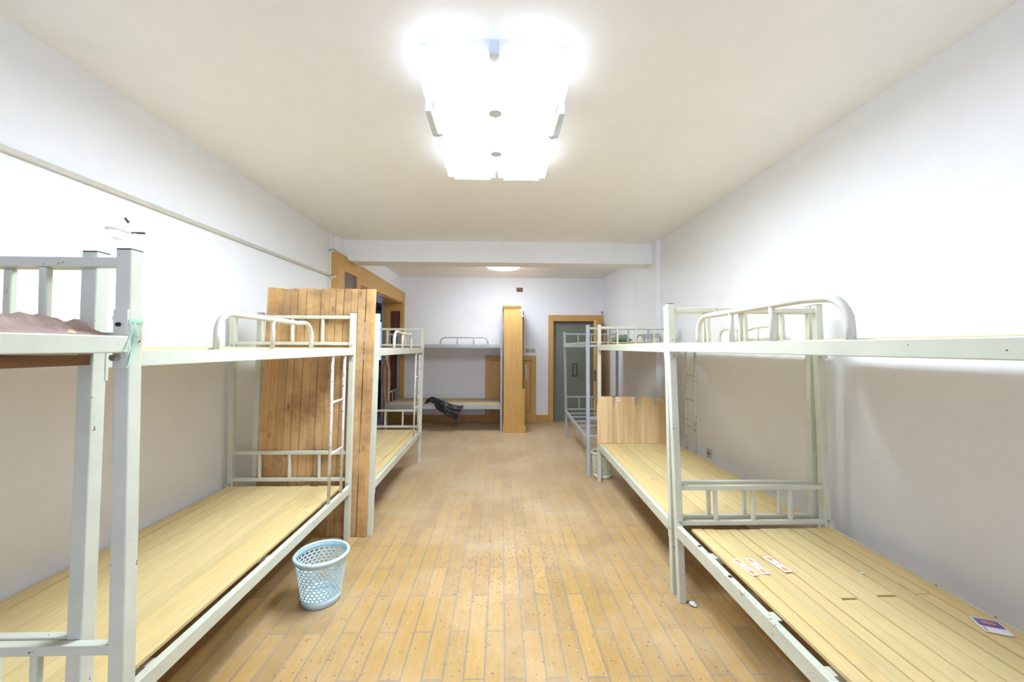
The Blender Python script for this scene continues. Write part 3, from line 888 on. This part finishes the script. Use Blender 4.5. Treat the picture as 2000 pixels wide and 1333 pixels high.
for px, z, l, sl in ((1206, 0.475, 8, -0.004), (1206, 0.455, 7, -0.008), (1237, 0.472, 6, 0.006), (1236, 0.455, 3, 0.002), (1288, 0.462, 6, 0.002), (1290, 0.440, 9, -0.001)):
    a, b_ = cdx(px), cdx(px + l)
    yy = 0.0105
    hexa(bm, [(a, yy, z), (a, yy + 0.003, z), (b_, yy + 0.003, z + sl), (b_, yy, z + sl), (a, yy, z + 0.008), (a, yy + 0.003, z + 0.008), (b_, yy + 0.003, z + sl + 0.008), (b_, yy, z + sl + 0.008)])
finish('tape_mark', bm, M_WHITE, cd)

# ------------------------------------------------------------------ waste baskets
def basket(loc, rt, rb, h, mat, label, n=34, rows=10, zb=0.045, zt=None, hr=0.40, stag=True, sq=False, rz=0, sub=4):
    root = empty('waste_basket', loc, rz)
    tag(root, label, 'waste basket')
    zt = zt or h - 0.034
    def rad(z): return rb + (rt - rb) * z / h
    def P(u, z, r=None):
        a = 2 * PI * u / n
        rr_ = rad(z) if r is None else r
        return (rr_ * math.cos(a), rr_ * math.sin(a), z)
    bm = bmesh.new(); cache = {}
    def vert(u, z):
        k = (round(u % n, 3), round(z, 5))
        if k not in cache: cache[k] = bm.verts.new(P(u, z))
        return cache[k]
    dz = (zt - zb) / rows
    for j in range(rows):
        off = 0.5 if (stag and j % 2) else 0.0
        for i in range(n):
            uc, zc = i + 0.5 + off, zb + (j + 0.5) * dz
            outer = [(-.5, -.5), (0, -.5), (.5, -.5), (.5, 0), (.5, .5), (0, .5), (-.5, .5), (-.5, 0)]
            ov = [vert(uc + a, zc + b * dz) for a, b in outer]
            iv = []
            for a, b in outer:
                l = math.hypot(a, b)
                if sq: ia, ib = a * 0.74, b * 0.74
                else: ia, ib = a / l * hr, b / l * hr
                iv.append(bm.verts.new(P(uc + ia, zc + ib * dz)))
            for k in range(8):
                k2 = (k + 1) % 8
                try: bm.faces.new((ov[k], ov[k2], iv[k2], iv[k]))
                except ValueError: pass
    body = finish('basket_wall', bm, mat, root, solid=0.003)
    def band(z0, z1, nm):
        bm = bmesh.new(); rg = []
        for z in (z0, z1): rg.append([bm.verts.new(P(k / 2, z)) for k in range(2 * n)])
        for k in range(2 * n): bm.faces.new((rg[0][k], rg[0][(k + 1) % (2 * n)], rg[1][(k + 1) % (2 * n)], rg[1][k]))
        return finish(nm, bm, mat, root, solid=0.003, smooth=True)
    band(0.004, zb, 'lower_band'); band(zt, h, 'upper_band')
    finish('rim', lathe([(rt - 0.004, h - 0.012), (rt + 0.008, h - 0.016), (rt + 0.011, h - 0.006), (rt + 0.004, h + 0.002), (rt - 0.006, h), (rt - 0.006, h - 0.012)][:5]), mat, root, smooth=True) if False else None
    prof = [(rt - 0.003, h - 0.016), (rt + 0.010, h - 0.018), (rt + 0.013, h - 0.006), (rt + 0.005, h + 0.003), (rt - 0.004, h)]
    bm = bmesh.new(); m_ = 64; rg = []
    for r, z in prof: rg.append([bm.verts.new((r * math.cos(2 * PI * k / m_), r * math.sin(2 * PI * k / m_), z)) for k in range(m_)])
    rg.append(rg[0])
    for A, B in zip(rg, rg[1:]):
        for k in range(m_): bm.faces.new((A[k], A[(k + 1) % m_], B[(k + 1) % m_], B[k]))
    finish('rim', bm, mat, root, smooth=True)
    bm = bmesh.new(); bmesh.ops.create_circle(bm, cap_ends=True, segments=48, radius=rb - 0.001)
    for v in bm.verts: v.co.z = 0.006
    finish('bottom', bm, mat, root, solid=0.004)
    return root
M_BLUEP = plain('light blue plastic', (0.60, 0.79, 0.85), 0.35)
M_GREENP = plain('pale green plastic', (0.72, 0.76, 0.60), 0.4)
wb = basket((-1.02, 2.335, 0), 0.138, 0.100, 0.272, M_BLUEP, 'light blue round-holed plastic waste basket on the floor beside the left bunk', n=30, rows=11, hr=0.41)
bm = bmesh.new(); bmesh.ops.create_uvsphere(bm, u_segments=8, v_segments=6, radius=0.004)
finish('screw', bm, M_CAP, wb, loc=(0.075, -0.122, 0.262))
basket((1.152, 4.468, 0), 0.118, 0.098, 0.285, M_GREENP, 'pale green square-holed plastic waste basket behind the right bunk post', n=30, rows=8, sq=True, stag=False)

# ------------------------------------------------------------------ black plastic bag on the far bunk
bm = bmesh.new()
spine = [((-1.315, 6.99, 0.482), 0.012), ((-1.26, 6.985, 0.515), 0.035), ((-1.19, 6.975, 0.54), 0.045), ((-1.13, 6.95, 0.515), 0.06),
         ((-1.05, 6.905, 0.455), 0.085), ((-0.96, 6.878, 0.418), 0.095), ((-0.86, 6.868, 0.37), 0.105), ((-0.76, 6.864, 0.34), 0.115), ((-0.70, 6.862, 0.33), 0.12)]
nu, nv = 56, 22
grid = []
def spi(t):
    k = t * (len(spine) - 1); i = min(int(k), len(spine) - 2); f = k - i
    a, b_ = spine[i], spine[i + 1]
    return Vector(a[0]).lerp(Vector(b_[0]), f), a[1] * (1 - f) + b_[1] * f
for i in range(nu + 1):
    t = i / nu; c, w = spi(t)
    t2 = min(1, t + 0.02); c2, _ = spi(t2); c1, _ = spi(max(0, t - 0.02))
    tg = (c2 - c1).normalized(); per = Vector((-tg.z * 0.75, 0, abs(tg.x))).normalized()
    row = []
    for j in range(nv + 1):
        s = (j / nv - 0.5) * 2
        p = c + per * s * w
        fold = noise.noise(Vector((t * 7, s * 3.2, 0))) * 0.024 + noise.noise(Vector((t * 18, s * 8, 5))) * 0.010
        p.y += fold - 0.02
        p.y -= 0.02 * (1 - s * s)
        if s > 0.3 and t > 0.38: p.y += 0.02 * (s - 0.3)
        if t < 0.42: p.y += s * 0.07 * (1 - t / 0.42); p.z = max(p.z, 0.478 + 0.004 * abs(fold) * 10)
        if i == nu: p.x += 0.06 * s
        row.append(bm.verts.new(p))
    grid.append(row)
for i in range(nu):
    for j in range(nv): bm.faces.new((grid[i][j], grid[i + 1][j], grid[i + 1][j + 1], grid[i][j + 1]))
mb, ntb, bb = new_mat('black plastic film')
rpb = ramp(ntb, [(0.3, (0.012, 0.012, 0.016)), (0.7, (0.03, 0.03, 0.036))])
ntb.links.new(noise_n(ntb, geo_pos(ntb), 18), rpb.inputs[0]); ntb.links.new(rpb.outputs[0], bb.inputs['Base Color'])
bb.inputs['Roughness'].default_value = 0.28
bump(ntb, bb, noise_n(ntb, geo_pos(ntb), 22, 4), 0.6, 0.02)
tag(finish('plastic_bag', bm, mb, smooth=True, solid=0.0015), 'crumpled black plastic bag draped over the lower rail of the far bunk', 'plastic bag')

# ------------------------------------------------------------------ green cloth on the right-hand far bunk
bm = bmesh.new(); bmesh.ops.create_icosphere(bm, subdivisions=4, radius=1)
for v in bm.verts:
    n0 = noise.noise(v.co * 1.7) * 0.5 + noise.noise(v.co * 4.5) * 0.28
    rr_ = 1 + n0
    v.co = Vector((v.co.x * 0.105 * rr_, v.co.y * 0.13 * rr_, max(v.co.z, -0.25) * 0.062 * (rr_ + 0.25 * noise.noise(v.co * 8)) ))
zmin = min(v.co.z for v in bm.verts)
for v in bm.verts: v.co.z -= zmin
tag(finish('crumpled_cloth', bm, plain('grey green cloth', (0.26, 0.34, 0.25), 0.9, var=0.3), smooth=True, loc=(1.50, 4.9, 1.523)), 'crumpled grey green cloth lying on the top bunk before the door', 'cloth')

# ------------------------------------------------------------------ brown fabric hanging at the far bunk
bm = bmesh.new(); nu, nv = 30, 14; grid = []
for i in range(nu + 1):
    t = i / nu; z = 1.245 - t * 0.70
    cx = -1.955 + 0.03 * t; w = 0.018 + 0.052 * min(1, t * 4) * (1 - 0.55 * max(0, t - 0.25))
    row = []
    for j in range(nv + 1):
        s = (j / nv - 0.5) * 2
        x = cx + s * w - 0.02 * math.sin(t * 3) * (s < 0)
        y = 6.83 + 0.02 * math.sin(s * 7 + t * 2) + 0.01 * noise.noise(Vector((s * 3, t * 9, 0)))
        zz = z - (0.03 * (1 - abs(s)) + 0.02 * noise.noise(Vector((s * 4, 1, 2)))) * t
        row.append(bm.verts.new((x, y, zz)))
    grid.append(row)
for i in range(nu):
    for j in range(nv): bm.faces.new((grid[i][j], grid[i + 1][j], grid[i + 1][j + 1], grid[i][j + 1]))
hg = empty('hanging_fabric', (0, 0, 0)); tag(hg, 'folded brown lace-edged fabric hanging at the left end of the far bunk', 'fabric')
hg.location = (-1.94, 6.83, 0.54)
for v in bm.verts: v.co -= Vector((-1.94, 6.83, 0.54))
mf, ntf, bf = new_mat('brown lace fabric')
v_ = geo_pos(ntf); nz = noise_n(ntf, v_, 120, 2)
sp = N(ntf, 'ShaderNodeSeparateXYZ'); ntf.links.new(v_, sp.inputs[0])
rz_ = ramp(ntf, [(0.0, (1, 1, 1)), (1.0, (0, 0, 0))])
mr = N(ntf, 'ShaderNodeMapRange'); mr.inputs[1].default_value = 0.55; mr.inputs[2].default_value = 0.85
ntf.links.new(sp.outputs[2], mr.inputs[0]); ntf.links.new(mr.outputs[0], rz_.inputs[0])
r5 = ramp(ntf, [(0.48, (0.30, 0.18, 0.12)), (0.54, (0.66, 0.52, 0.42))]); ntf.links.new(nz, r5.inputs[0])
cc = mixc(ntf, rz_.outputs[0], (0.36, 0.22, 0.15), r5.outputs[0]); ntf.links.new(cc, bf.inputs['Base Color'])
bf.inputs['Roughness'].default_value = 0.8
finish('cloth', bm, mf, hg, smooth=True, solid=0.002)
bm = bmesh.new(); tube(bm, [(-0.01, 0.0, 0.69), (0.015, 0.01, 0.76), (0.045, 0.03, 0.81), (0.04, 0.05, 0.90)], 0.004, 6); finish('string', bm, M_WHITE, hg, smooth=True)

# ------------------------------------------------------------------ torn brown paper on the nearest left top bunk
bm = bmesh.new(); nu, nv = 120, 10; grid = []
def lip(y):
    a = 0.028 + 0.030 * max(0, (1.0 - y)) * 1.5
    return 1.487 + min(a, 0.055) + 0.016 * noise.noise(Vector((y * 9, 0, 1))) + 0.010 * noise.noise(Vector((y * 31, 4, 1))) + (0.006 * abs(noise.noise(Vector((y * 90, 4, 1)))))
for i in range(nu + 1):
    y = -0.3 + 1.365 * i / nu
    row = []
    tz = lip(y) + 0.018 * max(0, noise.noise(Vector((y * 14, 9, 3)))) + 0.006 * noise.noise(Vector((y * 60, 1, 3)))
    wob = 0.02 * noise.noise(Vector((y * 6, 7, 0)))
    prof = [(-1.012, 1.462), (-1.03 + wob * 0.3, 1.480), (-1.06 + wob, 1.462 + (tz - 1.462) * 0.55), (-1.075 + wob, 1.462 + (tz - 1.462) * 0.85), (-1.09 + wob, tz),
            (-1.13 + wob, tz - 0.012 - 0.012 * noise.noise(Vector((y * 12, 2, 2)))), (-1.25, 1.478), (-1.45, 1.470 + 0.008 * noise.noise(Vector((y * 5, 8, 2)))), (-1.65, 1.474), (-1.83, 1.466)]
    for (x, z) in prof: row.append(bm.verts.new((x, y, z)))
    grid.append(row)
for i in range(nu):
    for j in range(len(prof) - 1): bm.faces.new((grid[i][j], grid[i + 1][j], grid[i + 1][j + 1], grid[i][j + 1]))
M_KRAFT = plain('pinkish brown kraft paper', (0.42, 0.30, 0.25), 0.8, var=0.15)
tag(finish('torn_paper_sheet', bm, M_KRAFT, smooth=False, solid=0.002), 'torn pinkish brown paper sheet lying on the nearest left top bunk', 'paper sheet')
for k, (y, z, s) in enumerate(((0.985, 1.468, 0.0075), (1.105, 1.522, 0.010))):
    bm = bmesh.new(); bmesh.ops.create_icosphere(bm, subdivisions=2, radius=s)
    for v in bm.verts: v.co *= 1 + 0.5 * noise.noise(v.co * 90 + Vector((k, 0, 0))); v.co.y *= 1.6
    if k == 0:
        tag(finish('wood_splinter', bm, plain('pale splintered wood', (0.72, 0.58, 0.36), 0.8), loc=(-1.035, y, z + 0.012)), 'pale splinter curl lying against the rail on the nearest left top bunk', 'wood splinter')
    else: bm.free()

# green ribbon tied round that bunk's post
rb_ = empty('plastic_ribbon', (-1.0, 1.098, 1.4)); tag(rb_, 'pale green plastic ribbon tied round the post of the nearest left bunk', 'ribbon')
bm = bmesh.new()
def rib(pts, w):
    vs = []
    for p in pts: vs.append((bm.verts.new((p[0], p[1], p[2] - w)), bm.verts.new((p[0], p[1], p[2] + w))))
    for a, b_ in zip(vs, vs[1:]): bm.faces.new((a[0], b_[0], b_[1], a[1]))
q = 0.0215
rib([(-q, -q, 0.122), (0.0, -q - 0.002, 0.116), (q, -q, 0.113), (q + 0.001, 0, 0.115), (q, q, 0.113), (0, q, 0.117), (-q, q, 0.12), (-q - 0.001, 0, 0.121), (-q, -q, 0.122)], 0.005)
M_RIB = plain('pale green plastic tape', (0.45, 0.70, 0.55), 0.4)
finish('loop', bm, M_RIB, rb_, solid=0.001)
for (x, y, l, w, m) in ((0.023, -0.008, 0.115, 0.0035, M_RIB), (0.0235, -0.018, 0.075, 0.002, M_RIB)):
    bm = bmesh.new(); vs = []
    for i in range(9):
        t = i / 8; z = 0.113 - l * t; yy = y + 0.006 * math.sin(t * 4) - 0.012 * t
        vs.append((bm.verts.new((x + 0.002 * math.sin(t * 9), yy - w, z)), bm.verts.new((x + 0.002, yy + w, z))))
    for a, b_ in zip(vs, vs[1:]): bm.faces.new((a[0], b_[0], b_[1], a[1]))
    finish('tail', bm, m, rb_, solid=0.0008)
M_STRAW = plain('pale straw fibre', (0.72, 0.72, 0.52), 0.6)
for i in range(6):
    bm = bmesh.new(); y = -0.012 + i * 0.006
    tube(bm, [(0.023, y, 0.113), (0.026 + 0.003 * R.random(), y + 0.008, 0.08), (0.024, y + 0.012 * R.random(), 0.04 + 0.03 * R.random())], 0.0007, 5)
    finish('fibre', bm, M_STRAW, rb_)

# ------------------------------------------------------------------ papers on the near right bunk
ZB = 0.4275
def slip_mat(name, fn):
    m, nt, b = new_mat(name); b.inputs['Roughness'].default_value = 0.55
    fn(nt, b); return m
M_PINK = plain('pink ink', (0.62, 0.30, 0.5), 0.6)
M_ORNG = plain('orange ink', (0.80, 0.36, 0.12), 0.6)
M_PAPW = plain('white label paper', (0.86, 0.85, 0.90), 0.55)
def blob(bm, cx, cy, rx, ry, z, n=14, seed=0):
    c = bm.verts.new((cx, cy, z)); ring = []
    for k in range(n):
        a = 2 * PI * k / n; f = 1 + 0.25 * noise.noise(Vector((math.cos(a) * 2, math.sin(a) * 2, seed)))
        ring.append(bm.verts.new((cx + rx * f * math.cos(a), cy + ry * f * math.sin(a), z)))
    for k in range(n): bm.faces.new((c, ring[k], ring[(k + 1) % n]))
slabs = (((1.148, 1.848), (0.036, 0.143), 0.085, 'white printed paper slip with orange marks, nearest the bunk rail'),
         ((1.209, 1.855), (0.036, 0.135), 0.0, 'white printed paper slip with orange marks, middle of the three'),
         ((1.317, 1.869), (0.041, 0.136), 0.115, 'white printed paper slip with orange marks, farthest from the rail'))
for (c, (w, l), rz, lab) in slabs:
    st = empty('paper_slip', (c[0], c[1], ZB + 0.0005), rz); tag(st, lab, 'paper slip', 'paper slips on the near right bunk')
    bm = bmesh.new(); box(bm, -w / 2, w / 2, -l / 2, l / 2, 0, 0.0008); finish('slip', bm, M_PAPW, st)
    for sg in (-1, 1):
        bm = bmesh.new(); blob(bm, 0, sg * l * 0.33, w * 0.30, l * 0.12, 0.0013, seed=sg); finish('orange_print', bm, M_ORNG, st)
    bm = bmesh.new()
    for k in range(4):
        a = -0.5 + 0.33 * k
        box(bm, a * w * 0.6, a * w * 0.6 + 0.003, -0.008 + 0.003 * (k % 2), 0.006 - 0.002 * (k % 3), 0.0009, 0.0012)
        box(bm, a * w * 0.6, a * w * 0.6 + 0.007, -0.002 + 0.004 * (k % 2), 0.0 + 0.004 * (k % 2), 0.0009, 0.0012)
    for sg in (-1, 1): box(bm, -w * .1, w * .2, sg * l * 0.19 - 0.0015, sg * l * 0.19 + 0.0015, 0.0009, 0.0012)
    finish('pink_print', bm, M_PINK, st)
ang = math.atan2(1.46 - 1.492, 1.878 - 1.803)
pc = empty('printed_card', (1.817, 1.436, ZB + 0.0006), ang); tag(pc, 'small printed card with a purple picture on the near right bunk', 'card')
bm = bmesh.new(); box(bm, -0.040, 0.040, -0.044, 0.044, 0, 0.0012); finish('card', bm, M_PAPW, pc)
mp_, ntp, bp = new_mat('purple print')
sx = N(ntp, 'ShaderNodeSeparateXYZ'); ntp.links.new(coords(ntp), sx.inputs[0])
rp = ramp(ntp, [(0.0, (0.13, 0.04, 0.24)), (1.0, (0.14, 0.16, 0.42))])
mr = N(ntp, 'ShaderNodeMapRange'); mr.inputs[1].default_value = -0.006; mr.inputs[2].default_value = 0.04
ntp.links.new(sx.outputs[1], mr.inputs[0]); ntp.links.new(mr.outputs[0], rp.inputs[0]); ntp.links.new(rp.outputs[0], bp.inputs['Base Color'])
bm = bmesh.new(); box(bm, -0.034, 0.036, -0.006, 0.040, 0.0013, 0.0016); finish('purple_picture', bm, mp_, pc)
bm = bmesh.new(); blob(bm, 0.0, 0.017, 0.024, 0.010, 0.0019, seed=3); finish('orange_motif', bm, plain('salmon ink', (0.62, 0.28, 0.22), 0.6), pc)
bm = bmesh.new()
for k in range(9): box(bm, -0.030 + k * 0.007, -0.026 + k * 0.007, -0.0145 + 0.0012 * (k % 2), -0.0105 - 0.0008 * (k % 3), 0.0013, 0.0015)
box(bm, 0.028, 0.040, -0.044, -0.041, 0.0013, 0.0015)
finish('purple_text', bm, plain('purple ink', (0.25, 0.16, 0.38), 0.6), pc)
bm = bmesh.new()
for k in range(4): box(bm, -0.033, -0.026 + 0.001 * (k % 2), -0.034 + k * 0.005, -0.031 + k * 0.005, 0.0013, 0.0015)
finish('red_text', bm, plain('brick red ink', (0.5, 0.15, 0.15), 0.6), pc)
for (x, y, sx_, sy_, rz, lab) in ((1.655, 1.79, 0.020, 0.007, -0.6, 'white scrap lying on the near right bunk boards'), (1.66, 2.16, 0.006, 0.006, 0, 'tiny white crumb near the head of the near right bunk')):
    bm = bmesh.new(); box(bm, -sx_ / 2, sx_ / 2, -sy_ / 2, sy_ / 2, 0, 0.002)
    tag(finish('paper_scrap', bm, M_WHITE, loc=(x, y, ZB)), lab, 'paper scrap')

# crumpled paper at the foot of the near right bunk
bm = bmesh.new(); bmesh.ops.create_icosphere(bm, subdivisions=3, radius=0.018)
for v in bm.verts: v.co *= 1 + 0.6 * noise.noise(v.co * 70); v.co.z *= 0.5
zmin = min(v.co.z for v in bm.verts)
for v in bm.verts: v.co.z -= zmin
tag(finish('crumpled_paper', bm, M_WHITE, loc=(1.092, 2.235, 0.0)), 'small white crumpled paper at the foot of the near right bunk post', 'paper')

# ------------------------------------------------------------------ husks and crumbs on the floor
def scatter(name, n, mat, fn, size, label, flat=0.35):
    bm = bmesh.new()
    for _ in range(n):
        x, y = fn()
        if not (-1.9 < x < 1.9 and 0.9 < y < 7.5): continue
        s = size * R.uniform(0.5, 1.25) ; a = R.uniform(0, PI); w = s * R.uniform(0.3, 0.45)
        ca_, sa_ = math.cos(a), math.sin(a)
        ring = []
        for k in range(6):
            t = 2 * PI * k / 6
            u, v = s * math.cos(t), w * math.sin(t)
            ring.append(bm.verts.new((x + u * ca_ - v * sa_, y + u * sa_ + v * ca_, 0.0004)))
        top = bm.verts.new((x, y, 0.0006 + w * flat))
        for k in range(6): bm.faces.new((ring[k], ring[(k + 1) % 6], top))
        bm.faces.new(ring[::-1])
    return tag(finish(name, bm, mat), label, 'debris', kind='stuff')
def f1():
    k = R.random()
    if k < 0.35: return R.gauss(0.08, 0.22), R.gauss(2.75, 0.28)
    if k < 0.5: return R.gauss(-0.1, 0.4), R.gauss(3.9, 0.35)
    if k < 0.6: return R.gauss(-0.7, 0.3), R.gauss(4.0, 0.4)
    return R.uniform(-1.0, 1.05), 1.6 + abs(R.gauss(0, 1.3))
scatter('seed_husks', 2200, plain('dark husk', (0.21, 0.14, 0.11), 0.7), f1, 0.0064, 'dark seed husks scattered over the middle of the parquet floor')
scatter('plaster_crumbs', 420, plain('white crumb', (0.78, 0.74, 0.66), 0.8), lambda: (R.uniform(-1.2, 1.6), 1.5 + abs(R.gauss(0, 1.6))), 0.0042, 'tiny white plaster crumbs scattered over the parquet floor')
